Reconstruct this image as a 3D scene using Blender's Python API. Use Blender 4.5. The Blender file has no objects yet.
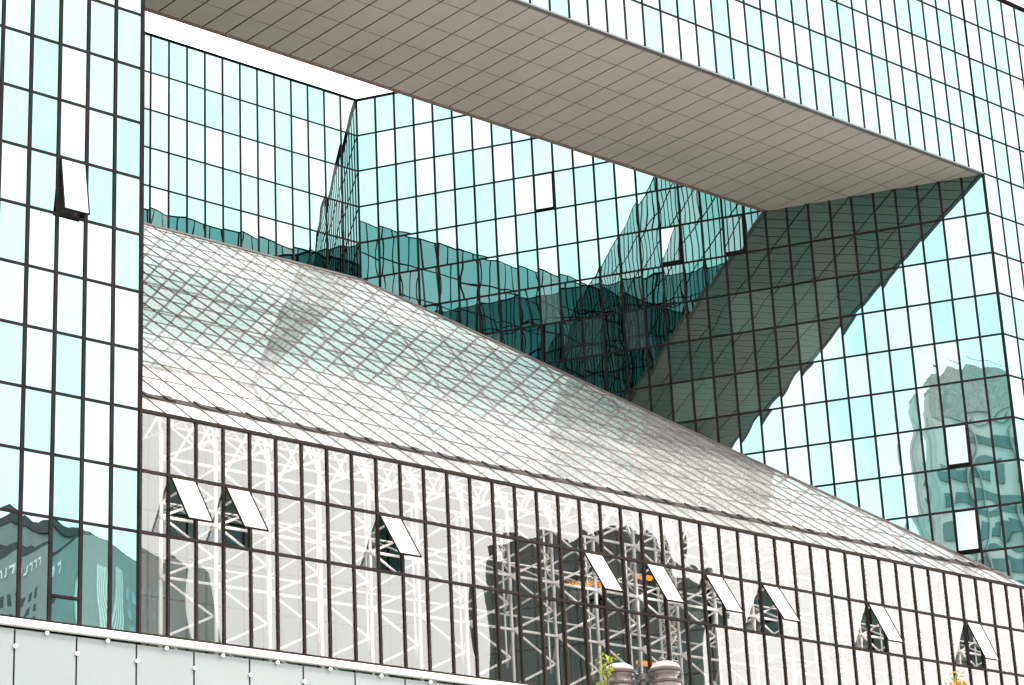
import bpy, bmesh, math, random
from mathutils import Vector, Matrix
random.seed(7)
R = math.radians
sc = bpy.context.scene
COL = sc.collection

# ------------------------------------------------------------------ layout
H = 1.907                      # height of one glazing row
Z0 = 43.58                     # height of the underside of the bridge above the street
YK = 30 * math.sin(math.pi/3)  # depth of the courtyard
CO, SI = 0.5, math.sin(math.pi/3)
def LZ(l): return Z0 + l*H
CAM_LOC = Vector((-37.1389, -58.243, -41.9297 + Z0))
CAM_F, CAM_P, CAM_Y, CAM_R = 2374.2962, 0.3444, 0.7325, -0.0489

# ------------------------------------------------------------------ camera
def cam_axes(p, y, r):
    f = Vector((math.sin(y)*math.cos(p), math.cos(y)*math.cos(p), math.sin(p)))
    ri = Vector((math.cos(y), -math.sin(y), 0)); up = ri.cross(f)
    return math.cos(r)*ri + math.sin(r)*up, -math.sin(r)*ri + math.cos(r)*up, f
AX = cam_axes(CAM_P, CAM_Y, CAM_R)
cd = bpy.data.cameras.new('camera'); cam = bpy.data.objects.new('camera', cd); COL.objects.link(cam)
cd.sensor_width = 36; cd.lens = CAM_F/1024*36; cd.clip_start = .5; cd.clip_end = 4000
m = Matrix.Identity(4)
for i in range(3):
    m[i][0], m[i][1], m[i][2], m[i][3] = AX[0][i], AX[1][i], -AX[2][i], CAM_LOC[i]
cam.matrix_world = m
sc.camera = cam
def project(v):
    d = Vector(v) - CAM_LOC; z = d.dot(AX[2])
    return 512 + d.dot(AX[0])/z*CAM_F, 342.5 - d.dot(AX[1])/z*CAM_F

# ------------------------------------------------------------------ materials
def mat(name):
    mt = bpy.data.materials.new(name); mt.use_nodes = True
    nt = mt.node_tree; nt.nodes.clear()
    out = nt.nodes.new('ShaderNodeOutputMaterial')
    return mt, nt, out
def N(nt, t, **kw):
    n = nt.nodes.new('ShaderNode' + t)
    for k, v in kw.items():
        if k in n.inputs: n.inputs[k].default_value = v
        else: setattr(n, k, v)
    return n
def plain(name, col, rough=.5, metal=0, var=.12, scale=3.0, bump=0, spec=.5, coord='Object'):
    mt, nt, out = mat(name); L = nt.links.new
    p = N(nt, 'BsdfPrincipled', Roughness=rough, Metallic=metal); p.inputs['Specular IOR Level'].default_value = spec
    tc = N(nt, 'TexCoord'); no = N(nt, 'TexNoise', Scale=scale, Detail=4.0, Roughness=.6)
    L(tc.outputs[coord], no.inputs['Vector'])
    mr = N(nt, 'MapRange'); mr.inputs['To Min'].default_value = 1-var; mr.inputs['To Max'].default_value = 1+var
    mr.inputs['From Min'].default_value = .3; mr.inputs['From Max'].default_value = .7
    L(no.outputs['Fac'], mr.inputs['Value'])
    mx = N(nt, 'VectorMath', operation='SCALE'); mx.inputs[0].default_value = col
    L(mr.outputs['Result'], mx.inputs['Scale']); L(mx.outputs['Vector'], p.inputs['Base Color'])
    if bump:
        b = N(nt, 'Bump', Strength=1.0, Distance=bump); L(no.outputs['Fac'], b.inputs['Height']); L(b.outputs['Normal'], p.inputs['Normal'])
    L(p.outputs['BSDF'], out.inputs['Surface'])
    return mt

def mirror_glass(name='mirror_glass', rough=0.0):
    mt, nt, out = mat(name); L = nt.links.new
    at = N(nt, 'Attribute', attribute_name='tint'); ab = N(nt, 'Attribute', attribute_name='blind')
    mx = N(nt, 'MixRGB'); mx.inputs[1].default_value = (.122, .268, .266, 1); mx.inputs[2].default_value = (.205, .282, .279, 1)
    L(at.outputs['Fac'], mx.inputs['Fac'])
    gl = N(nt, 'BsdfGlossy', Roughness=rough); fr = N(nt, 'Fresnel', IOR=1.33); m3 = N(nt, 'MixRGB'); m3.inputs[2].default_value = (.88, .97, .95, 1)
    L(fr.outputs[0], m3.inputs['Fac']); L(mx.outputs['Color'], m3.inputs[1]); L(m3.outputs['Color'], gl.inputs['Color'])
    tc = N(nt, 'TexCoord'); no = N(nt, 'TexNoise', Scale=.55, Detail=1.0); L(tc.outputs['Object'], no.inputs['Vector'])
    bp = N(nt, 'Bump', Strength=1.0, Distance=.0028); L(no.outputs['Fac'], bp.inputs['Height']); L(bp.outputs['Normal'], gl.inputs['Normal'])
    df = N(nt, 'BsdfDiffuse'); sc_ = N(nt, 'VectorMath', operation='SCALE'); sc_.inputs[0].default_value = (.6, .8, .72)
    L(ab.outputs['Fac'], sc_.inputs['Scale']); L(sc_.outputs['Vector'], df.inputs['Color'])
    ad = N(nt, 'AddShader'); L(gl.outputs[0], ad.inputs[0]); L(df.outputs[0], ad.inputs[1])
    L(ad.outputs[0], out.inputs['Surface'])
    return mt
def clear_glass(name, tint, gain, dirt, dcol=(.8, .78, .75), rough=0.0, gcol=(.985, .98, .96)):
    mt, nt, out = mat(name); L = nt.links.new
    tr = N(nt, 'BsdfTransparent'); tr.inputs['Color'].default_value = (*tint, 1)
    gl = N(nt, 'BsdfGlossy', Roughness=rough); gl.inputs['Color'].default_value = (*gcol, 1)
    fr = N(nt, 'Fresnel', IOR=1.5)
    a = N(nt, 'Math', operation='SUBTRACT'); a.inputs[0].default_value = 1; L(fr.outputs[0], a.inputs[1])
    b = N(nt, 'Math', operation='POWER'); L(a.outputs[0], b.inputs[0]); b.inputs[1].default_value = gain
    c = N(nt, 'Math', operation='SUBTRACT'); c.inputs[0].default_value = 1; L(b.outputs[0], c.inputs[1])
    ms = N(nt, 'MixShader'); L(c.outputs[0], ms.inputs[0]); L(tr.outputs[0], ms.inputs[1]); L(gl.outputs[0], ms.inputs[2])
    df = N(nt, 'BsdfDiffuse'); 
    tc = N(nt, 'TexCoord'); no = N(nt, 'TexNoise', Scale=.5, Detail=5.0); L(tc.outputs['Object'], no.inputs['Vector'])
    mr = N(nt, 'MapRange'); mr.inputs['From Min'].default_value = .3; mr.inputs['From Max'].default_value = .75
    mr.inputs['To Min'].default_value = dirt*.65; mr.inputs['To Max'].default_value = dirt*1.35; L(no.outputs['Fac'], mr.inputs['Value'])
    df.inputs['Color'].default_value = (*dcol, 1)
    m2 = N(nt, 'MixShader'); L(mr.outputs['Result'], m2.inputs[0]); L(ms.outputs[0], m2.inputs[1]); L(df.outputs[0], m2.inputs[2])
    L(m2.outputs[0], out.inputs['Surface'])
    return mt

M = {
 'mirror': mirror_glass(), 'mirror_inner': mirror_glass('dusty_mirror_glass', .28),
 'wallglass': clear_glass('atrium_wall_glass', (1, 1, .99), 3.2, .008),
 'sashglass': clear_glass('sash_glass', (.93, .96, .95), 7.0, .05),
 'roofglass': clear_glass('atrium_roof_glass', (.62, .68, .66), 1.25, .205, (.77, .765, .735), .012, (.99, .93, .90)),
 'frame': plain('bronze_mullion', (.016, .0132, .0132), .6, .0, .25, 1.2, 0, 0),
 'wallframe': plain('atrium_wall_mullion', (.021, .0155, .0135), .6, .0, .25, 1.2, 0, 0.02),
 'rooframe': plain('atrium_roof_mullion', (.105, .09, .086), .7, .0, .2, 1.5, 0, .1),
 'inside': plain('dark_interior', (.02, .025, .025), .8),
 'soffit': plain('soffit_panel_metal', (.315, .294, .254), .5, 0, .06, .25, 0, .25),
 'joint': plain('soffit_joint', (.012, .010, .009), .9),
 'trim': plain('aluminium_trim', (.10, .095, .10), .4, .3, .1, 2),
 'copper': plain('weathered_edge', (.17, .105, .08), .6, .1, .2, 4),
 'white': plain('white_painted_steel', (.88, .86, .83), .35, 0, .05, 2),
 'panel': plain('frosted_parapet_panel', (.158, .182, .183), .25, 0, .05, .35),
 'black': plain('black_rubber_and_shadow', (.012, .012, .012), .7),
 'gutter': plain('gutter_metal', (.05, .042, .04), .9, .0, .2, 3, 0, 0),
}

# ------------------------------------------------------------------ mesh helpers
def tag(o, label=None, cat=None, group=None, kind=None):
    if label: o['label'] = label
    if cat: o['category'] = cat
    if group: o['group'] = group
    if kind: o['kind'] = kind
    return o
def empty(name, label, cat, loc=(0, 0, 0), group=None):
    o = bpy.data.objects.new(name, None); COL.objects.link(o); o.location = loc; o.empty_display_size = .5
    return tag(o, label, cat, group)
class MB:
    def __init__(s): s.v = []; s.f = []; s.a = {}; s.smooth = False
    def quad(s, *p):
        i = len(s.v); s.v += [tuple(q) for q in p]; s.f.append(tuple(range(i, i+len(p))))
    def hexa(s, b, t):     # bottom loop, top loop (4 pts each)
        i = len(s.v); s.v += [tuple(q) for q in b] + [tuple(q) for q in t]; n = len(b)
        s.f.append(tuple(range(i+n-1, i-1, -1))); s.f.append(tuple(range(i+n, i+2*n)))
        for k in range(n): s.f.append((i+k, i+(k+1) % n, i+n+(k+1) % n, i+n+k))
    def box(s, o, ax, x0, x1, y0, y1, z0, z1):
        o = Vector(o); a, b, c = ax
        P = lambda x, y, z: o + a*x + b*y + c*z
        s.hexa([P(x0,y0,z0), P(x1,y0,z0), P(x1,y1,z0), P(x0,y1,z0)], [P(x0,y0,z1), P(x1,y0,z1), P(x1,y1,z1), P(x0,y1,z1)])
    def abox(s, x0, x1, y0, y1, z0, z1): s.box((0,0,0), (Vector((1,0,0)), Vector((0,1,0)), Vector((0,0,1))), x0, x1, y0, y1, z0, z1)
    def bar(s, p, q, r, n=6, r2=None):
        p, q = Vector(p), Vector(q); d = (q-p).normalized(); r2 = r if r2 is None else r2
        u = d.cross(Vector((0,0,1)) if abs(d.z) < .9 else Vector((1,0,0))).normalized(); w = d.cross(u)
        A = [p + (u*math.cos(6.2832*k/n) + w*math.sin(6.2832*k/n))*r for k in range(n)]
        B = [q + (u*math.cos(6.2832*k/n) + w*math.sin(6.2832*k/n))*r2 for k in range(n)]
        s.hexa(A, B)
    def lathe(s, o, prof, n=24):
        o = Vector(o); i = len(s.v)
        for r, z in prof:
            for k in range(n): s.v.append((o.x + r*math.cos(6.2832*k/n), o.y + r*math.sin(6.2832*k/n), o.z + z))
        for j in range(len(prof)-1):
            for k in range(n): s.f.append((i+j*n+k, i+j*n+(k+1) % n, i+(j+1)*n+(k+1) % n, i+(j+1)*n+k))
        s.f.append(tuple(i+k for k in range(n-1, -1, -1))); s.f.append(tuple(i+(len(prof)-1)*n+k for k in range(n)))
    def ball(s, c, r, n=10): s.lathe((c[0], c[1], c[2]), [(max(1e-3, r*math.sin(math.pi*k/n)), -r*math.cos(math.pi*k/n)) for k in range(n+1)], 12)
    def build(s, name, mt, parent=None, smooth=False, attrs=None):
        me = bpy.data.meshes.new(name); me.from_pydata(s.v, [], s.f); me.update()
        if smooth or s.smooth: me.polygons.foreach_set('use_smooth', [True]*len(me.polygons))
        for k, vals in s.a.items():
            at = me.attributes.new(k, 'FLOAT', 'FACE'); at.data.foreach_set('value', vals)
        for q in (mt if isinstance(mt, list) else [mt]): me.materials.append(q)
        o = bpy.data.objects.new(name, me); COL.objects.link(o)
        if parent: o.parent = parent; o.matrix_parent_inverse = Matrix.Translation(-parent.location)
        return o
UZ = Vector((0, 0, 1))

# one pane: a slightly bowed, slightly tilted sheet of glass given by its four corners
def pane_into(mb, p00, p10, p11, p01, nrm, n=5, mz=7, bow=.0015, tilt=.0008, tint=0, blind=0):
    A = random.gauss(bow, bow*.7); tx = random.gauss(0, tilt); ty = random.gauss(0, tilt*.6); tw = random.gauss(0, bow*.5); ph = random.uniform(0, 6.28); wv = random.gauss(0, bow*.35)
    p00, p10, p11, p01 = map(Vector, (p00, p10, p11, p01)); w = (p10-p00).length; h = (p01-p00).length
    i = len(mb.v)
    for b in range(mz+1):
        for a in range(n+1):
            u, v = a/n, b/mz; U, V = 2*u-1, 2*v-1
            d = A*(1-U*U)*(1-V*V*V*V)*1.0 + tx*U*w/2 + ty*V*h/2 + tw*U*V + wv*math.sin(3*V+ph+U)
            q = (p00*(1-u)+p10*u)*(1-v) + (p01*(1-u)+p11*u)*v + nrm*(d - abs(tx)*w/2 - abs(ty)*h/2)
            mb.v.append(tuple(q))
    k = n+1; flip = (p10-p00).cross(p01-p00).dot(nrm) < 0
    for b in range(mz):
        for a in range(n):
            j = i + b*k + a; q = (j, j+1, j+k+1, j+k); mb.f.append(q[::-1] if flip else q)
    mb.a.setdefault('tint', []).extend([tint]*(n*mz)); mb.a.setdefault('blind', []).extend([blind]*(n*mz))
    mb.smooth = True

GAP = .03
def rand_tint():
    r = random.random()
    return (random.uniform(.65, 1) if r < .34 else random.uniform(0, .5)), (random.uniform(.03, .08) if random.random() < .08 else random.uniform(.0, .003))
class Facade:
    """a grid of mirror panes on a vertical plane: origin o at level 0, along direction d, facing n"""
    def __init__(s, thing, o, d, n, c0, c1, levels, frame='frame', open_=(), skip=None, mw=.085, pr=.07, visible=True, blinds=None, top_end=True):
        s.t, s.o, s.d, s.n = thing, Vector(o), Vector(d), Vector(n)
        s.levels = levels; s.c0, s.c1 = c0, c1
        ax = (s.d, s.n, UZ)
        fr = MB(); z = [LZ(l) for l in levels]
        for c in range(c0, c1+1):
            fr.box(s.o, ax, c-mw/2, c+mw/2, -.10, pr, z[0], z[-1])
        for zz in z:
            fr.box(s.o, ax, c0-mw/2+.003, c1+mw/2-.003, -.08, pr-.014, zz-.047, zz+.047)
        s.frame = fr; s.open = dict(open_)
        s.cells = []
        for li in range(len(levels)-1):
            for c in range(c0, c1):
                if (c, levels[li]) in s.open: continue
                s.cells.append((c, z[li], z[li+1], levels[li]))
        s.fr_mat = frame; s.visible = visible
        s.blinds = blinds or {}
    def P(s, c, z, out=0): return s.o + s.d*c + s.n*out + Vector((0, 0, z))
    def area(s, cell):
        c, z0, z1, l = cell
        q = [project(s.P(*p)) for p in ((c, z0), (c+1, z0), (c+1, z1), (c, z1))]
        xs = [p[0] for p in q]; ys = [p[1] for p in q]
        cx, cy = sum(xs)/4, sum(ys)/4
        if not (0 < cx < 1024 and 0 < cy < 685) or not s.visible: return 0
        return (max(xs)-min(xs))*(max(ys)-min(ys))
def finish(thing, facades, hidden=lambda f, cell, xy: False, budget=100, mat_='mirror', partname='window_pane', inner_below=None):
    allc = []
    for f in facades:
        f.frame.build('facade_grid', M[f.fr_mat], thing)
        for cell in f.cells:
            c, z0, z1, l = cell; xy = project(f.P(c+.5, (z0+z1)/2)); a = f.area(cell)
            if a and hidden(f, cell, xy): a = 0
            allc.append((a, f, cell))
    allc.sort(key=lambda q: -q[0])
    rest = MB(); nrest = 0; inner = MB()
    for i, (a, f, (c, z0, z1, l)) in enumerate(allc):
        t, b = rand_tint()
        if (c, l) in f.blinds: b = f.blinds[(c, l)]*.2; t = .3
        own = i < budget and a > 0
        mb = MB() if own else rest
        if inner_below is not None and not own and z1 < inner_below(f.P(c+.5, 0)): mb = inner
        pane_into(mb, f.P(c+GAP, z0+GAP), f.P(c+1-GAP, z0+GAP), f.P(c+1-GAP, z1-GAP), f.P(c+GAP, z1-GAP), f.n, tint=t, blind=b,
                  n=(5 if a > 0 else 2), mz=(7 if a > 0 else 2))
        if own: mb.build(partname, M[mat_], thing)
        else: nrest += 1
    if inner.v: tag(inner.build('inner_pane', M['mirror_inner'], thing), kind='stuff')
    if nrest: tag(rest.build(partname, M[mat_], thing), kind='stuff')
def sash(thing, f, c, l, ang, frame_mat, pane_mat, lab=None, h=1, side=0):
    """top-hung window leaning out by ang degrees at its foot"""
    z1 = LZ(l+h)-.05; hh = h*H-.10
    a = R(ang); down = -UZ*math.cos(a) + f.n*math.sin(a); out = f.n*math.cos(a) + UZ*math.sin(a)
    top = f.P(c+.05, z1, .045); w = .90
    q = MB(); ax = (f.d, out, down); t = .035
    q.box(top, ax, 0, w, -.03, .03, 0, t); q.box(top, ax, 0, w, -.03, .03, hh-t, hh)
    q.box(top, ax, 0, t, -.028, .028, t, hh-t); q.box(top, ax, w-t, w, -.028, .028, t, hh-t)
    for xx in (.0, w):       # friction stays
        s0 = f.P(c+.05+xx, z1-hh*.55, .05); s1 = top + f.d*xx + down*hh*.62
        q.bar(s0, s1, .012)
    fo = q.build('open_window', M[frame_mat], thing)
    if lab: fo['label'] = lab
    p = MB(); A = top + f.d*t + out*.012
    pane_into(p, A+down*(hh-t), A+f.d*(w-2*t)+down*(hh-t), A+f.d*(w-2*t)+down*t, A+down*t, out, tint=1.0, blind=.02, n=3, mz=4)
    p.build('sash_pane', M[pane_mat], fo)

# ------------------------------------------------------------------ the building
X = Vector((1, 0, 0)); Y = Vector((0, 1, 0))
FRN = Vector((0, -1, 0))
dR = Vector((CO, -SI, 0)); nR = Vector((-SI, -CO, 0))        # right courtyard wall, from the back corner to the front
dI = Vector((-CO, -SI, 0)); nI = Vector((SI, -CO, 0))        # left courtyard wall (hidden), back corner to front
K = Vector((29, YK, 0)); KL = Vector((15, YK, 0)); Nc = Vector((44, 0, 0))
LV = list(range(-22, 6))
BOT = [-22, -21, -20, -19, -18, -17, -16, -15, -14, -13.62, -12] + list(range(-11, 6))

# left tower
tl = empty('glass_tower', 'mirrored glass tower at the left edge, with a pale stepped block reflected in its foot', 'tower', (-12, 6, 0))
f1 = Facade(tl, (0, 0, 0), X, FRN, -24, 0, BOT, open_={(-3, -7): 1}, mw=.122, pr=.03)
f2 = Facade(tl, KL, dI, nI, 0, 30, LV, visible=False, mw=.10, pr=.02)
f1.frame.box(f1.o, (f1.d, f1.n, UZ), -2.95, -2.05, -.08, .055, LZ(-13.21)-.04, LZ(-13.21)+.04)
under_roof = lambda p: LZ(-10) + max(0, p.y)*10*H/YK + .3 if p.y > .4 else -1
finish(tl, [f1, f2], budget=100, inner_below=under_roof)
sash(tl, f1, -3, -7, 8.5, 'frame', 'mirror', 'tilted open window pane')
b = MB(); b.hexa([(-24.2,.22,0), (-.12,.22,0), (14.85,YK+.1,0), (14.85,YK+14,0), (-24.2,YK+14,0)], [(-24.2,.22,LZ(5)), (-.12,.22,LZ(5)), (14.85,YK+.1,LZ(5)), (14.85,YK+14,LZ(5)), (-24.2,YK+14,LZ(5))])
b.build('tower_core', M['inside'], tl)

# right tower
tr = empty('glass_tower', 'mirrored glass tower at the right edge, its courtyard face reflecting a dark wedge', 'tower', (58, 12, 0))
OPEN_R = {}
f3 = Facade(tr, (0, 0, 0), X, FRN, 44, 64, LV, mw=.08, pr=.025)
def Rcell(x, y):      # pixel -> (column, level) on the right courtyard wall
    v = AX[2] + AX[0]*((x-512)/CAM_F) - AX[1]*((y-342.5)/CAM_F)
    t = (K - CAM_LOC).dot(nR)/v.dot(nR); p = CAM_LOC + v*t
    return math.floor((p-K).dot(dR)), math.floor((p.z-Z0)/H)
ORW = [Rcell(953, 446), Rcell(963, 532), Rcell(666, 246), Rcell(728, 238), Rcell(546, 195)]
BL = {}
for px, py, bv in [(664,250,.1),(685,395,.2),(700,390,.2),(745,300,.16),(760,306,.14),(800,300,.15),(820,295,.16),(598,330,.10),(625,330,.13),(432,285,.22),(445,270,.14),(740,385,.14),(570,350,.06),(815,225,.10),(850,215,.08),(775,310,.09),(830,400,.12),(700,405,.2)]:
    BL[Rcell(px, py)] = bv
f4 = Facade(tr, K, dR, nR, 0, 30, LV, open_={k: 1 for k in ORW}, blinds=BL, mw=.102, pr=.025)
def hid_R(f, cell, xy):
    if f is f4:
        s = (cell[0]+.5)/30; zr = LZ(-10*s)         # hidden under the atrium roof
        if cell[2] < zr: return True
        if cell[1] >= LZ(0) and cell[0] > 20: return True
        lx = (xy[1]-4.6)/(213.7-4.6)*(759.4-144)+144
        if cell[1] >= LZ(1) and xy[0] > lx+10: return True
    return False
finish(tr, [f3, f4], hidden=hid_R, inner_below=under_roof)
for (c, l), ang in zip(ORW, (6, 6, 6, 5, 1)): sash(tr, f4, c, l, ang, 'frame', 'mirror', 'slightly open window')
b = MB(); b.hexa([(44.12,.22,0), (64,.22,0), (64,YK+14,0), (29.15,YK+14,0), (29.15,YK+.1,0)], [(44.12,.22,LZ(5)), (64,.22,LZ(5)), (64,YK+14,LZ(5)), (29.15,YK+14,LZ(5)), (29.15,YK+.1,LZ(5))])
b.build('tower_core', M['inside'], tr)
c_ = MB(); c_.box(K, (dR, nR, UZ), -.05, 30, -.5, .10, LZ(5)+.046, LZ(5)+.06); c_.box((0,0,0), (X, FRN, UZ), 43.95, 64, -.5, .10, LZ(5)+.049, LZ(5)+.16)
c_.build('coping', M['frame'], tr)
# ladder of interior clutter: books and boxes on the sills of two rooms
bk = MB()
for k in range(5): bk.box(K, (dR, nR, UZ), 0, .1, 0, .1, 0, .1) if False else None

# rear wing
tb = empty('rear_wing', 'mirrored glass rear wing closing the courtyard, its top against the white sky', 'building', (22, YK+6, 0))
f5 = Facade(tb, (0, YK, 0), X, FRN, 15, 29, LV, mw=.095, pr=.02)
def hid_L(f, cell, xy): return cell[2] <= LZ(0) or xy[0] < 143
finish(tb, [f5], hidden=hid_L, inner_below=under_roof)
b = MB(); b.abox(15.0, 29.0, YK+.22, YK+14, 0, LZ(5)); b.build('wing_core', M['inside'], tb)
c_ = MB(); c_.box((0, YK, 0), (X, FRN, UZ), 15, 29.05, -.5, .10, LZ(5)+.046, LZ(5)+.06); c_.build('coping', M['frame'], tb)

# bridge block spanning the courtyard
DB = 10*SI
br = empty('bridge_block', 'mirrored glass bridge block spanning between the towers over a beige panelled underside', 'building', (22, 4, Z0))
f6 = Facade(br, (0, 0, 0), X, FRN, 0, 44, list(range(0, 6)), mw=.08, pr=.025)
f7 = Facade(br, (0, DB, 0), X, Y, 5, 39, list(range(0, 6)), visible=False, pr=.02)
finish(br, [f6, f7])
zb = LZ(0)
b = MB(); b.hexa([(.15,.22,zb+.12), (43.85,.22,zb+.12), (38.95,DB-.22,zb+.12), (5.05,DB-.22,zb+.12)], [(.15,.22,LZ(5)), (43.85,.22,LZ(5)), (38.95,DB-.22,LZ(5)), (5.05,DB-.22,LZ(5))])
b.build('bridge_core', M['inside'], br)
so = MB(); jb = MB(); pw = 1.745
for j in range(5):
    y0 = .16 + j*pw if j else .16; y0 = [.16, 1.755, 3.515, 5.25, 6.985][j]; y1 = [1.755, 3.515, 5.25, 6.985, 8.55][j]
    def lim(y): return y/SI*CO, 44 - y/SI*CO
    for i in range(-1, 46):
        xa, xb = i+.10, i+1.10
        for_ok = []
        l0, r0 = lim(y0+.02); l1, r1 = lim(y1-.02)
        g = .036
        pts = [(max(xa+g, l0), y0+g), (min(xb-g, r0), y0+g), (min(xb-g, r1), y1-g), (max(xa+g, l1), y1-g)]
        if pts[1][0] <= pts[0][0]+.02 and pts[2][0] <= pts[3][0]+.02: continue
        if pts[1][0] <= pts[0][0]: pts = [((pts[0][0]+pts[1][0])/2, pts[0][1])] + pts[2:]
        elif pts[2][0] <= pts[3][0]: pts = pts[:2] + [((pts[2][0]+pts[3][0])/2, pts[2][1])]
        dz = random.uniform(0, .004)
        so.hexa([(x, y, zb-.05+dz) for x, y in pts], [(x, y, zb+.02) for x, y in pts])
so.build('soffit', M['soffit'], br)
jb.hexa([(.05,.03,zb+.0), (43.95,.03,zb+.0), (39,DB-.02,zb+.0), (5,DB-.02,zb+.0)], [(.05,.03,zb+.10), (43.95,.03,zb+.10), (39,DB-.02,zb+.10), (5,DB-.02,zb+.10)])
jb.build('soffit_joint', M['joint'], br)
e = MB(); e.box((0,0,0), (X, FRN, UZ), .06, 43.94, -.14, .06, zb-.055, zb-.005); e.build('edge_trim', M['trim'], br)
e = MB(); e.abox(5.02, 38.98, DB-.12, DB+.09, zb-.06, zb-.004); e.build('back_edge_trim', M['copper'], br)
c_ = MB(); c_.box((0,0,0), (X, FRN, UZ), .05, 43.9, -.5, .10, LZ(5)+.046, LZ(5)+.16); c_.build('coping', M['frame'], br)

# ------------------------------------------------------------------ atrium
at = empty('glass_atrium', 'steeply sloped glass atrium with white space frame and a row of open windows', 'atrium', (22, 8, LZ(-14)))
ft = Facade(at, (0, -.02, 0), X, FRN, 0, 44, [-13.62, -12, -11, -10], frame='wallframe', open_={(c, -12): 1 for c in (1, 3, 9, 18, 21, 24, 27, 33, 39)}, mw=.08, pr=.05)
finish(at, [ft], mat_='wallglass', partname='wall_pane')
for c, ang in zip((1, 3, 9, 18, 21, 24, 27, 33, 39), (32, 33, 33, 32, 31, 31, 32, 27, 24)):
    sash(at, ft, c, -12, ang, 'wallframe', 'sashglass', 'window tilted wide open')
SL = 10*H/YK; rn = Vector((0, -SL, 1)).normalized(); rs = Vector((0, 1, SL)).normalized(); RL = math.hypot(YK, 10*H)
O = Vector((0, 0, LZ(-10)))
def RP(x, t, up=0): return O + X*x + rs*(RL*t/10) + rn*up
def xl(t): return 15*t/10 + .02
def xr(t): return 44 - 15*t/10 - .02
TS = [0, .5, .65] + [round(.65*k, 3) for k in range(2, 16)] + [10.0]
rows = [(0, .5)] + [(TS[i], TS[i+1]) for i in range(2, len(TS)-1)]
cells = []
for (t0, t1) in rows:
    for c in range(0, 44):
        p = [(max(c+.02, xl(t0)), t0), (min(c+.98, xr(t0)), t0), (min(c+.98, xr(t1)), t1), (max(c+.02, xl(t1)), t1)]
        if p[1][0]-p[0][0] < .03 and p[2][0]-p[3][0] < .03: continue
        if p[1][0] < p[0][0]: p[0] = p[1] = (min(max(p[0][0], xl(t0)), xr(t0)), t0)
        if p[2][0] < p[3][0]: mid = min(max((p[2][0]+p[3][0])/2, xl(t1)), xr(t1)); p[2] = p[3] = (mid, t1)
        q = [project(RP(*k)) for k in p]; xs = [k[0] for k in q]; ys = [k[1] for k in q]
        ar = 0.5*abs(sum(q[i][0]*q[(i+1) % 4][1]-q[(i+1) % 4][0]*q[i][1] for i in range(4)))
        if not 146 < sum(xs)/4 < 1020: ar = 0
        cells.append((ar, p))
cells.sort(key=lambda k: -k[0]); rest = MB()
for i, (ar, p) in enumerate(cells):
    mb = MB() if i < 100 else rest
    e_ = .012
    pane_into(mb, RP(p[0][0], p[0][1]+e_), RP(p[1][0], p[1][1]+e_), RP(p[2][0], p[2][1]-e_), RP(p[3][0], p[3][1]-e_), rn, n=3, mz=4, bow=.0, tilt=.0008)
    if i < 100: mb.build('roof_pane', M['roofglass'], at)
tag(rest.build('roof_pane', M['roofglass'], at), kind='stuff')
g = MB(); axr = (X, rs, rn)
for c in range(0, 45):
    tl_ = 10.0; t_hi = 10*min(c/15 if c < 15 else 1, (44-c)/15 if c > 29 else 1)
    if t_hi > .5: g.box(O, axr, c-.017, c+.017, 0, RL*min(t_hi, .5)/10, -.06, .024)
    if t_hi > .66: g.box(O, axr, c-.017, c+.017, RL*(.65 if c % 2 == 0 else .50)/10, RL*t_hi/10, -.06, .024)
for t in TS[3:-1]:
    g.box(O, axr, xl(t), xr(t), RL*t/10-.018, RL*t/10+.018, -.05, .018)
g.build('roof_grid', M['rooframe'], at)
g = MB(); g.box(O, axr, xl(.5), xr(.5), RL*.5/10, RL*.648/10, -.16, .012); g.box(O, axr, xl(.5)+.05, xr(.5)-.05, RL*.648/10-.02, RL*.648/10+.02, -.09, .02)
g.build('gutter', M['gutter'], at)
for c in range(1, 44):
    g = MB()
    if c % 2: g.hexa([RP(c+.03, .51, .013), RP(c+.75, .51, .013), RP(c+.03, .655, .013)], [RP(c+.03, .51, .085), RP(c+.75, .51, .03), RP(c+.03, .655, .085)])  # mullion shadow on the gutter, modelled as a black wedge
    else: g.box(O + X*c, axr, -.14, .14, RL*.0515, RL*.0635, .013, .085)
    g.build('gutter_clip_shadow', M['black'], at)
g = MB(); g.box(O, (X, FRN, UZ), 0, 44, -.10, .075, -.065, .02); g.build('eave_beam', M['wallframe'], at)
g = MB()       # flashings against the mirrored walls
ev = (RP(xr(10), 10) - RP(xr(.3), .3)).normalized()
g.hexa([RP(xr(.3)-.22, .3, .0), RP(xr(.3), .3, .0), RP(xr(10), 10, .0), RP(xr(10)-.22, 10, .0)], [RP(xr(.3)-.22, .3, .04), RP(xr(.3), .3, .07), RP(xr(10), 10, .07), RP(xr(10)-.22, 10, .04)])
g.hexa([RP(xl(10), 9.92, .0), RP(xr(10)-.24, 9.92, .0), RP(xr(10)-.24, 9.995, .0), RP(xl(10), 9.995, .0)], [RP(xl(10), 9.92, .04), RP(xr(10)-.24, 9.92, .04), RP(xr(10)-.24, 9.995, .07), RP(xl(10), 9.995, .07)])
g.build('flashing', M['rooframe'], at)

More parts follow.
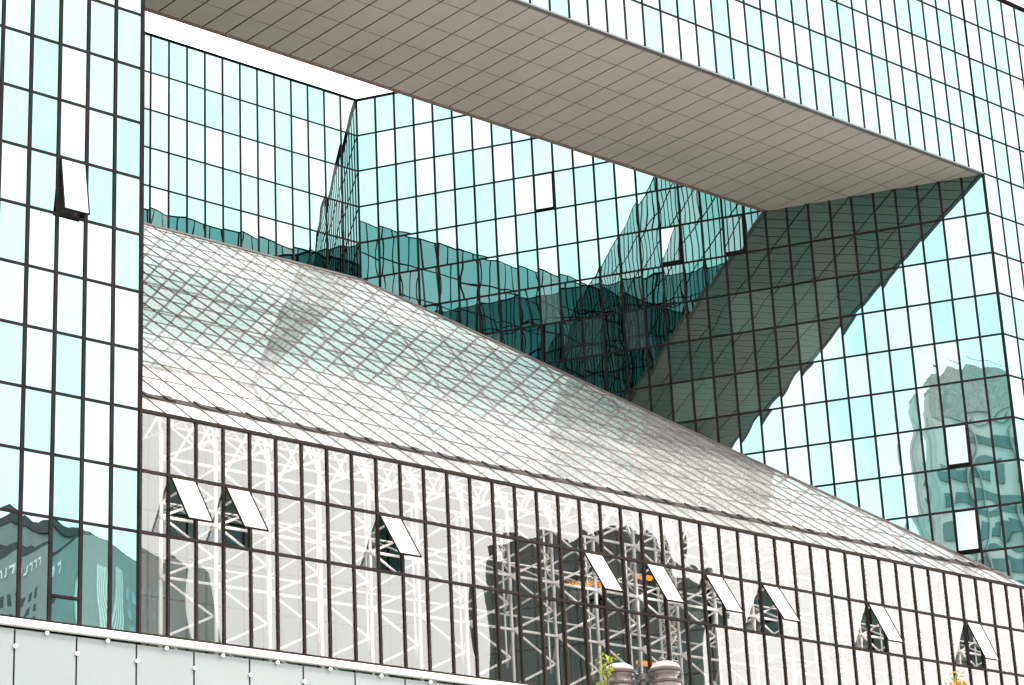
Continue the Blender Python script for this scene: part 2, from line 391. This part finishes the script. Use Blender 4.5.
# white space frame: posts and trusses behind the front wall, one truss per bay under the roof
ZN = [LZ(-10.65 - .98*k) for k in range(4)]
def On(i, j): return Vector((2*i+1, .36, ZN[j]))
def In(i, j): return Vector((2*i+2, 1.9, ZN[j]-.9))
for i in range(22):
    p = MB(); p.bar((2*i+1, .42, LZ(-16)), (2*i+1, .42, LZ(-10.15)), .048, 8); p.bar((2*i+1.16, .62, LZ(-16)), (2*i+1.16, .62, LZ(-10.2)), .06, 8)
    p.build('post', M['white'], at)
    w = MB()
    for j in range(4):
        a = On(i, j); w.ball(a, .085, 6); hz = UZ*.49*H
        if i < 21:
            w.bar(a, On(i+1, j), .047); w.bar(a, On(i+1, j) + hz + Y*.2, .042); w.bar(a, On(i+1, j) - hz + Y*.2, .042)
            if j < 2: w.bar(In(i, j), In(i+1, j), .036)
        w.bar(a, In(i, j), .036)
        if i and j < 2: w.bar(a, In(i-1, j), .036)
        if j == 1:
            w.bar(a, In(i, 0), .034)
            if i: w.bar(a, In(i-1, 0), .034)
        w.bar(a, (2*i+1.16, .62, a.z - .5*H), .034)
        if j < 2: w.bar(In(i, j), In(i, j) - UZ*.98*H, .036)
    w.bar(In(i, 0), In(i, 0) + UZ*1.5, .042); w.bar(On(i, 0), RP(2*i+2, .7, -.45), .04)
    w.build('wall_truss', M['white'], at)
NS = 16
def Ro(i, k): return RP(2*i+1, .45+k*.62, -.28)
def Ri(i, k): return RP(2*i+2, .45+(k+.5)*.62, -1.55)
def okx(p): 
    yy = p.y; return 15*yy/YK + .3 < p.x < 44 - 15*yy/YK - .3 and yy < YK-.4
for i in range(22):
    w = MB()
    for k in range(NS):
        a = Ro(i, k)
        if not okx(a): continue
        for q, r in ((Ro(i, k+1), .05), (Ro(i+1, k), .045), (Ri(i, k), .036), (Ri(i-1, k), .036), (Ri(i, k-1), .036), (Ri(i-1, k-1), .036)):
            if okx(q): w.bar(a, q, r, 5)
        w.ball(a, .08, 5)
        b0 = Ri(i, k)
        if okx(b0):
            for q in (Ri(i, k+1), Ri(i+1, k)):
                if okx(q): w.bar(b0, q, .042, 5)
    if w.v: w.build('roof_truss', M['white'], at)
# lattice columns
for cx in (23.6, 33.6):
    w = MB(); cy = 1.5
    cs = [(cx-.22, cy-.22), (cx+.22, cy-.22), (cx+.22, cy+.22), (cx-.22, cy+.22)]; zt = LZ(-10) + SL*(cy) - .4
    for x, y in cs: w.bar((x, y, LZ(-16)), (x, y, zt), .05, 6)
    z = LZ(-16); s = 0
    while z < zt-.5:
        for q in range(4):
            a, b2 = cs[q], cs[(q+1) % 4]
            w.bar((*a, z+(.5 if s else 0)), (*b2, z+(0 if s else .5)), .022, 4); w.bar((*a, z), (*b2, z), .02, 4)
        z += .5; s = 1-s
    w.build('lattice_column', M['white'], at)
M['floor'] = plain('atrium_floor', (.22, .21, .20), .4)
fl = MB(); fl.hexa([(.3,.25,LZ(-16)-.3), (43.7,.25,LZ(-16)-.3), (29,YK-.2,LZ(-16)-.3), (15,YK-.2,LZ(-16)-.3)], [(.3,.25,LZ(-16)), (43.7,.25,LZ(-16)), (29,YK-.2,LZ(-16)), (15,YK-.2,LZ(-16))])
fl.build('atrium_floor', M['floor'], at)

# ------------------------------------------------------------------ parapet of clear fixed panels below the glazing
pa = empty('parapet', 'pale frosted glass parapet panels under a white handrail with round fixings', 'parapet', (10, -.3, LZ(-15)))
g = MB(); g.abox(-24, 64, -.10, .14, 0, LZ(-13.830)); g.build('parapet_backing', M['inside'], pa)
g = MB(); g.abox(-24, 64, -.42, -.05, LZ(-13.715), LZ(-13.685)); g.abox(-24, 64, -.40, -.08, LZ(-13.745), LZ(-13.720)); g.abox(-24, 64, -.34, -.10, LZ(-13.770), LZ(-13.745)-.003)
g.build('handrail', M['white'], pa)
zr = [LZ(-13.810), LZ(-15.3), LZ(-17), LZ(-18.7), LZ(-20.4), .15]
for r in range(5):
    for k in range(-12, 32):
        x0 = 2*k - .2
        q = MB(); q.abox(x0+.03, x0+1.97, -.20, -.17, zr[r+1]+.03, zr[r]-.02)
        if r == 0 and -5 < x0 < 20: q.build('parapet_panel', M['panel'], pa)
        else:
            if 'rest' not in globals().get('_pp', {}): _pp = {'rest': MB()}
            _pp['rest'].v += []; i0 = len(_pp['rest'].v); _pp['rest'].v += q.v; _pp['rest'].f += [tuple(i+i0 for i in f) for f in q.f]
tag(_pp['rest'].build('parapet_panel', M['panel'], pa), kind='stuff')
for k in range(-3, 11):
    q = MB(); q.ball((2*k+.79, -.27, LZ(-13.800)-.05), .062, 8); q.bar((2*k+.79, -.27, LZ(-13.800)-.05), (2*k+.79, -.1, LZ(-13.800)-.05), .03); q.build('fixing', M['white'], pa, smooth=True)
    q = MB(); q.ball((2*k-.2, -.25, LZ(-14.080)), .062, 8); q.bar((2*k-.2, -.25, LZ(-14.080)), (2*k-.2, -.1, LZ(-14.080)), .03); q.build('fixing', M['white'], pa, smooth=True)

AMBER = [(22.2, 5, 23.1, .9, 'leftmost of the amber tubes glowing behind the atrium glass'), (23.3, 5, 23.2, .7, 'short amber tube next to the leftmost one behind the glass'),
         (25.9, 5, 23.8, .9, 'highest amber tube beside the lattice column behind the glass'), (30.7, 5, 22.3, 1.2, 'rightmost amber tube glowing behind the atrium glass'), (25.8, 5, 20.4, .9, 'lowest amber tube behind the glass above the street lamp')]

# ------------------------------------------------------------------ twin street lamp
M['lampmetal'] = plain('lamp_painted_metal', (.055, .042, .039), .55, .0, .15, 6)
M['lampdome'] = plain('lamp_white_dome', (.33, .285, .27), .5, 0, .06, 4)
M['lampglass'] = plain('lamp_dusty_glass', (.115, .092, .085), .3, 0, .2, 7)
Lc = Vector((-7.57, -28.41, 10.205)); rt = Vector((AX[0].x, AX[0].y, 0)).normalized()
lamp = empty('street_lamp', 'twin street lamp with two banded dusty lanterns in front of the atrium', 'street lamp', (Lc.x, Lc.y, 0))
p = MB(); p.bar((Lc.x, Lc.y, 0), (Lc.x, Lc.y, Lc.z), .11, 14, .055); p.lathe((Lc.x, Lc.y, 0), [(.22, 0), (.22, .5), (.17, .6), (.17, .9), (.11, 1.0)], 18)
p.build('pole', M['lampmetal'], lamp)
p = MB(); p.bar(Lc - rt*.42 - UZ*.02, Lc + rt*.42 - UZ*.02, .022, 8); p.bar(Lc - rt*.42 + UZ*.05, Lc + rt*.42 + UZ*.05, .018, 8); p.abox(Lc.x-.10, Lc.x+.10, Lc.y-.10, Lc.y+.10, Lc.z-.03, Lc.z+.08)
p.build('cross_arm', M['trim'], lamp)
for sgn, dz in ((-1, 0), (1, .0)):
    c = Lc + rt*.415*sgn + UZ*dz
    la = MB(); la.lathe(c, [(.225, -.11), (.295, -.10), (.305, -.065), (.225, -.045)], 28); la.lathe(c, [(.25, .10), (.305, .105), (.312, .145), (.275, .165)], 28)
    lo = la.build('lantern', M['lampmetal'], lamp, smooth=False)
    g = MB(); g.lathe(c, [(.275, .156), (.262, .20), (.22, .245), (.15, .28), (.07, .297), (.004, .30)], 28); g.build('dome', M['lampdome'], lo, smooth=True)
    g = MB(); g.lathe(c, [(.06, -.46), (.13, -.43), (.20, -.32), (.262, -.12), (.22, -.05), (.195, .0), (.215, .055), (.275, .10)], 28); g.build('lantern_glass', M['lampglass'], lo, smooth=True)
    if sgn > 0:
        g = MB(); g.ball(c + UZ*.335 - rt*.06, .05, 8); g.bar(c + UZ*.28 - rt*.06, c + UZ*.32 - rt*.06, .02, 6); g.build('light_sensor', M['lampmetal'], lo, smooth=True)

# ------------------------------------------------------------------ young trees at the kerb: only their tips reach the picture
def leaf_mat(name, a, b):
    mt, nt, out = mat(name); L = nt.links.new
    p = N(nt, 'BsdfPrincipled', Roughness=.5); oi = N(nt, 'Attribute', attribute_name='tint')
    mx = N(nt, 'MixRGB'); mx.inputs[1].default_value = (*a, 1); mx.inputs[2].default_value = (*b, 1)
    L(oi.outputs['Fac'], mx.inputs['Fac']); L(mx.outputs['Color'], p.inputs['Base Color'])
    tl_ = N(nt, 'BsdfTranslucent'); L(mx.outputs['Color'], tl_.inputs['Color']); ms = N(nt, 'MixShader'); ms.inputs[0].default_value = .35
    L(p.outputs[0], ms.inputs[1]); L(tl_.outputs[0], ms.inputs[2]); L(ms.outputs[0], out.inputs['Surface']); return mt
M['bark'] = plain('bark', (.09, .07, .055), .9, 0, .3, 8, .01)
def leaf(mb, c, size, t):
    d = Vector((random.gauss(0,1), random.gauss(0,1), random.gauss(0,.7))).normalized(); u = d.cross(Vector((random.random(), random.random(), 1))).normalized(); w = d.cross(u)
    mb.quad(c - d*size, c + u*size*.45 + w*size*.12, c + d*size, c - u*size*.45 + w*size*.12); mb.a.setdefault('tint', []).append(t)
def young_tree(tip, label, mt, spread, nleaf, lsize, rng):
    x, y, zt = tip
    t = empty('young_tree', label, 'tree', (x, y, 0))
    tk = MB(); pts = [Vector((x, y, 0)), Vector((x+.05, y, zt*.35)), Vector((x-.03, y+.04, zt*.7)), Vector((x, y, zt-.1))]
    rr = [.11, .085, .05, .012]
    for k in range(3): tk.bar(pts[k], pts[k+1], rr[k], 8, rr[k+1])
    cl = MB(); tips = []
    for k in range(46):
        f = rng.random()**.7; z = zt*(.45 + .55*f); base = Vector((x, y, z-.35)); reach = spread*(1-f)**.8 + .07
        a = rng.uniform(0, 6.28); e = base + Vector((math.cos(a)*reach, math.sin(a)*reach, .30 + .25*rng.random())); e.z = min(e.z, zt)
        tk.bar(base, e, .014, 4, .004); tips.append((base, e))
    tk.build('trunk', M['bark'], t)
    for k in range(nleaf):
        b0, e = rng.choice(tips); q = b0.lerp(e, .35 + .7*rng.random()); q += Vector((rng.gauss(0,.06), rng.gauss(0,.06), rng.gauss(0,.06)))
        leaf(cl, q, lsize*rng.uniform(.6, 1.2), rng.random())
    cl.build('crown', mt, t)
rng = random.Random(3)
young_tree((-8.28, -28.22, 10.58), 'slim young tree with yellow green leaves left of the twin street lamp', leaf_mat('spring_leaves', (.10, .16, .02), (.40, .42, .04)), 0.55, 800, .055, rng)
young_tree((-8.63, -36.25, 8.66), 'young tree with orange and green leaves at the lower right of the picture', leaf_mat('autumn_leaves', (.10, .18, .03), (.55, .22, .03)), 0.8, 1500, .055, rng)

# ------------------------------------------------------------------ inside the atrium
pm = empty('palm_tree', 'indoor palm with arching dark fronds behind the atrium glass', 'palm', (20.7, 4, LZ(-16)))
tk = MB(); z0p = LZ(-16); zt = LZ(-10.9)
for k in range(24):
    za = z0p + (zt-z0p)*k/24; zb_ = z0p + (zt-z0p)*(k+1)/24; tk.bar((20.7, 4, za), (20.7+.004*k, 4, zb_), .13, 9, .10)
tk.build('trunk', plain('palm_bark', (.10, .06, .045), .9, 0, .3, 9), pm)
fr_ = MB()
for k in range(26):
    a = k*2.4; up = .2 + 1.0*((k*7) % 10)/10; prev = Vector((20.8, 4, zt)); dirh = Vector((math.cos(a), math.sin(a), 0))
    for sgm in range(7):
        nx = prev + (dirh*.30 + UZ*(up*.30 - sgm*.085)); side = dirh.cross(UZ)
        for sd_ in (-1, 1):
            for q in (0, .5):
                b0 = prev.lerp(nx, q); e = b0 + side*sd_*.34*(1-abs(sgm-2.5)/6) + dirh*.16 - UZ*.12
                fr_.quad(b0, b0.lerp(e, .5) + dirh*.025, e, b0.lerp(e, .5) - dirh*.025)
        prev = nx
fr_.build('fronds', plain('palm_frond', (.035, .075, .03), .5), pm)
mt, nt_, out_ = mat('amber_lamp'); e_ = nt_.nodes.new('ShaderNodeEmission'); e_.inputs['Color'].default_value = (1, .33, .05, 1); e_.inputs['Strength'].default_value = .35
nt_.links.new(e_.outputs[0], out_.inputs['Surface']); M['amber'] = mt
for (x, y, z, ln, lab) in AMBER:
    q = MB(); q.bar((x-ln/2, y, z), (x+ln/2, y, z), .10, 10)
    t = empty('pendant_lamp', lab, 'lamp', (x, y, z), 'amber tube lamps hanging in the atrium'); q.build('tube', M['amber'], t)
    q = MB(); q.bar((x, y, z+.1), (x, y, z+3.0), .012, 5); q.build('cable', M['black'], t)

# ------------------------------------------------------------------ buildings across the street, seen only in the glass
def block(name, label, x0, x1, y0, y1, h, wall, *_):
    t = empty(name, label, 'building', ((x0+x1)/2, (y0+y1)/2, 0))
    b = MB(); b.abox(x0, x1, y0, y1, 0, h); b.build('wall', wall, t)
    return t
M['conc'] = plain('pale_render', (.30, .325, .315), .8, 0, .08, .3)
M['darkroof'] = plain('dark_roof_screen', (.05, .055, .055), .6, 0, .2, .5)
M['win'] = plain('dark_window', (.03, .04, .045), .1, 0, .2, .5)
M['winpale'] = plain('pale_window', (.30, .42, .46), .12, 0, .15, .5)
# office block, corner on, with a stepped roof and a row of raised letters
BA = Vector((.956, -.293, 0)); BB = Vector((-.293, -.956, 0)); BO = Vector((139, -230, 0)); BAX = (BA, BB, UZ)
t = empty('office_block', 'pale office block with dark stepped roof, mirrored in the foot of the left tower', 'building', tuple(BO))
q = MB(); q.box(BO, BAX, 0, 26, 0, 90, 0, 94); q.build('wall', M['conc'], t)
q = MB()
for r in range(15):
    for k in range(24): q.box(BO, BAX, -.06, .1, 9+k*2.6, 10.2+k*2.6, 87.4-r*2.5-1.4, 87.4-r*2.5)
tag(q.build('window', M['win'], t), kind='stuff')
q = MB()
for r in range(9):
    for k in range(4): q.box(BO, BAX, 6.6+k*2.9, 8.0+k*2.9, -.06, .1, 88-r*3.2-1.9, 88-r*3.2)
tag(q.build('window', M['winpale'], t), kind='stuff')
q = MB()
for k in range(5): q.box(BO, BAX, .6+k*.9, .95+k*.9, -.5, 0, 2, 90)
q.build('pilaster', M['white'], t)
q = MB(); rl = random.Random(5); x = 8.
while x < 60:
    wd = rl.uniform(.9, 1.9); q.box(BO, BAX, -.4, 0, x, x+.35, 90.6, 92.2); q.box(BO, BAX, -.38, 0, x, x+wd, 90.6, 91.0) if rl.random() < .5 else q.box(BO, BAX, -.38, 0, x, x+wd, 91.8, 92.2); x += wd+.9
q.build('raised_lettering', M['white'], t)
q = MB(); q.box(BO, BAX, 2, 24, 3, 16, 94, 95.4); q.box(BO, BAX, 2, 24, 16, 24, 94, 96.2); q.box(BO, BAX, 2, 24, 24, 40, 94, 98.2); q.box(BO, BAX, 3, 20, 40, 52, 94, 100.2); q.box(BO, BAX, 3, 20, 60, 70, 94, 102); q.build('roof', M['darkroof'], t)
BO2 = BO + BA*22 + BB*24
t = empty('office_block', 'grey block peeping over the roof of the stepped one in the left tower', 'building', tuple(BO2))
q = MB(); q.box(BO2, BAX, -14, 8, 0, 26, 0, 102.5); q.build('wall', M['conc'], t)
q = MB(); q.box(BO2, BAX, -14.3, 0, -.4, 26, 102.5, 103.8); q.box(BO2, BAX, 0, 8.4, -.4, 26, 102.5, 103.2); q.build('roof', M['darkroof'], t)
# dark tower in front of which the atrium becomes see-through
M['darktower'] = plain('dark_tower_cladding', (.018, .021, .022), .6, 0, .3, .3)
t = block('dark_office_tower', 'dark office tower mirrored over the middle of the atrium wall', 95, 115, -93, -86, 53.2, M['darktower'], None, 0, 0, None, None)
q = MB(); q.abox(95.6, 100, -92, -87, 53.2, 55.2); q.abox(104.4, 110.5, -92, -87, 53.2, 56.6); q.build('roof', M['darktower'], t)
q = MB()
for k in range(16): q.abox(95.7+k*1.2, 95.9+k*1.2, -86, -85.7, 2, 50)
q.build('fin', M['darkroof'], t)
# banded tower on the left, seen swirling in the courtyard face of the right tower
M['band'] = plain('pale_band', (.50, .52, .50), .7, 0, .06, .3)
M['bandglass'] = plain('blue_band_window', (.10, .18, .18), .2, 0, .25, .4)
M['mesh'] = plain('grey_roof_mesh', (.33, .34, .32), .7, 0, .3, 2.5)
t = empty('banded_tower', 'pale banded tower swirling in the lower right mirrored wall', 'building', (-84, -52, 0))
q = MB(); q.abox(-79, -73.2, -70, -44.4, 0, 73.7); q.build('wall', M['band'], t)
q = MB()
for r in range(22):
    z = 4 + r*3.05
    for k in range(8): q.abox(-73.3, -73.0, -69.4+k*3.05, -69.4+k*3.05+(3.05 if (r*3+k) % 5 else 1.6), z, z+(1.5 if (r+2*k) % 5 else .8))
tag(q.build('window', M['bandglass'], t), kind='stuff')
q = MB(); q.abox(-78.5, -73, -69.5, -44.6, 71.6, 73.6); q.abox(-78.5, -73.05, -69, -45.2, 73.6, 75.0); q.abox(-78.5, -73.1, -68, -46.2, 75, 76.1); q.build('roof_screen', M['mesh'], t)
q = MB()
for k in range(23): q.bar((-73.4, -67.8+k*.93, 76), (-73.4, -67.8+k*.93, 77.1), .05, 5)
q.bar((-73.4, -67.9, 77.1), (-73.4, -46.9, 77.1), .05, 5); q.build('railing', M['trim'], t)
q = MB()
for k in range(6): q.abox(-73.2, -72.6, -69+k*5.2, -68.7+k*5.2, 2, 71)
q.build('fin', M['conc'], t)


# ------------------------------------------------------------------ ground
gr = MB(); gr.quad((-900,-900,0), (900,-900,0), (900,900,0), (-900,900,0))
tag(gr.build('ground', plain('paving_stone', (.34, .33, .31), .8, 0, .15, .4)), kind='structure')

# ------------------------------------------------------------------ light
SUN_AZ, SUN_EL = R(150), R(52)      # compass-like: azimuth from +Y towards +X
w = bpy.data.worlds.new('World'); sc.world = w; w.use_nodes = True
nt = w.node_tree; nt.nodes.clear(); L = nt.links.new
out = nt.nodes.new('ShaderNodeOutputWorld'); bg = nt.nodes.new('ShaderNodeBackground'); bg.inputs['Strength'].default_value = .13
sky = nt.nodes.new('ShaderNodeTexSky'); sky.sky_type = 'NISHITA'; sky.sun_disc = False
sky.sun_elevation = SUN_EL; sky.sun_rotation = SUN_AZ; sky.dust_density = 4; sky.air_density = 1.0
tc = nt.nodes.new('ShaderNodeTexCoord'); no = nt.nodes.new('ShaderNodeTexNoise'); no.inputs['Scale'].default_value = 7; no.inputs['Detail'].default_value = 5
L(tc.outputs['Generated'], no.inputs['Vector'])
mr = nt.nodes.new('ShaderNodeMapRange'); mr.inputs['From Min'].default_value = .35; mr.inputs['From Max'].default_value = .65; mr.inputs['To Min'].default_value = .68; mr.inputs['To Max'].default_value = 1.0
L(no.outputs['Fac'], mr.inputs['Value'])
mx = nt.nodes.new('ShaderNodeMixRGB'); mx.inputs[2].default_value = (10.4, 10.1, 9.9, 1)
L(mr.outputs['Result'], mx.inputs['Fac']); L(sky.outputs['Color'], mx.inputs[1]); L(mx.outputs['Color'], bg.inputs['Color']); L(bg.outputs[0], out.inputs['Surface'])
sd = bpy.data.lights.new('sun', 'SUN'); sd.energy = 1.5; sd.angle = R(10); sd.color = (1, .95, .88)
sun = bpy.data.objects.new('sun', sd); COL.objects.link(sun); sun.location = (0, -40, 120)
sdir = Vector((math.sin(SUN_AZ)*math.cos(SUN_EL), math.cos(SUN_AZ)*math.cos(SUN_EL), math.sin(SUN_EL)))
sun.rotation_euler = sdir.to_track_quat('Z', 'Y').to_euler()
vs = sc.view_settings; vs.view_transform = 'Standard'; vs.look = 'None'; vs.gamma = 1; vs.exposure = 1.92; vs.use_curve_mapping = False
sc.render.engine = 'CYCLES'
cy = sc.cycles; cy.max_bounces = 14; cy.glossy_bounces = 8; cy.transparent_max_bounces = 16; cy.diffuse_bounces = 4; cy.caustics_reflective = False; cy.use_denoising = True
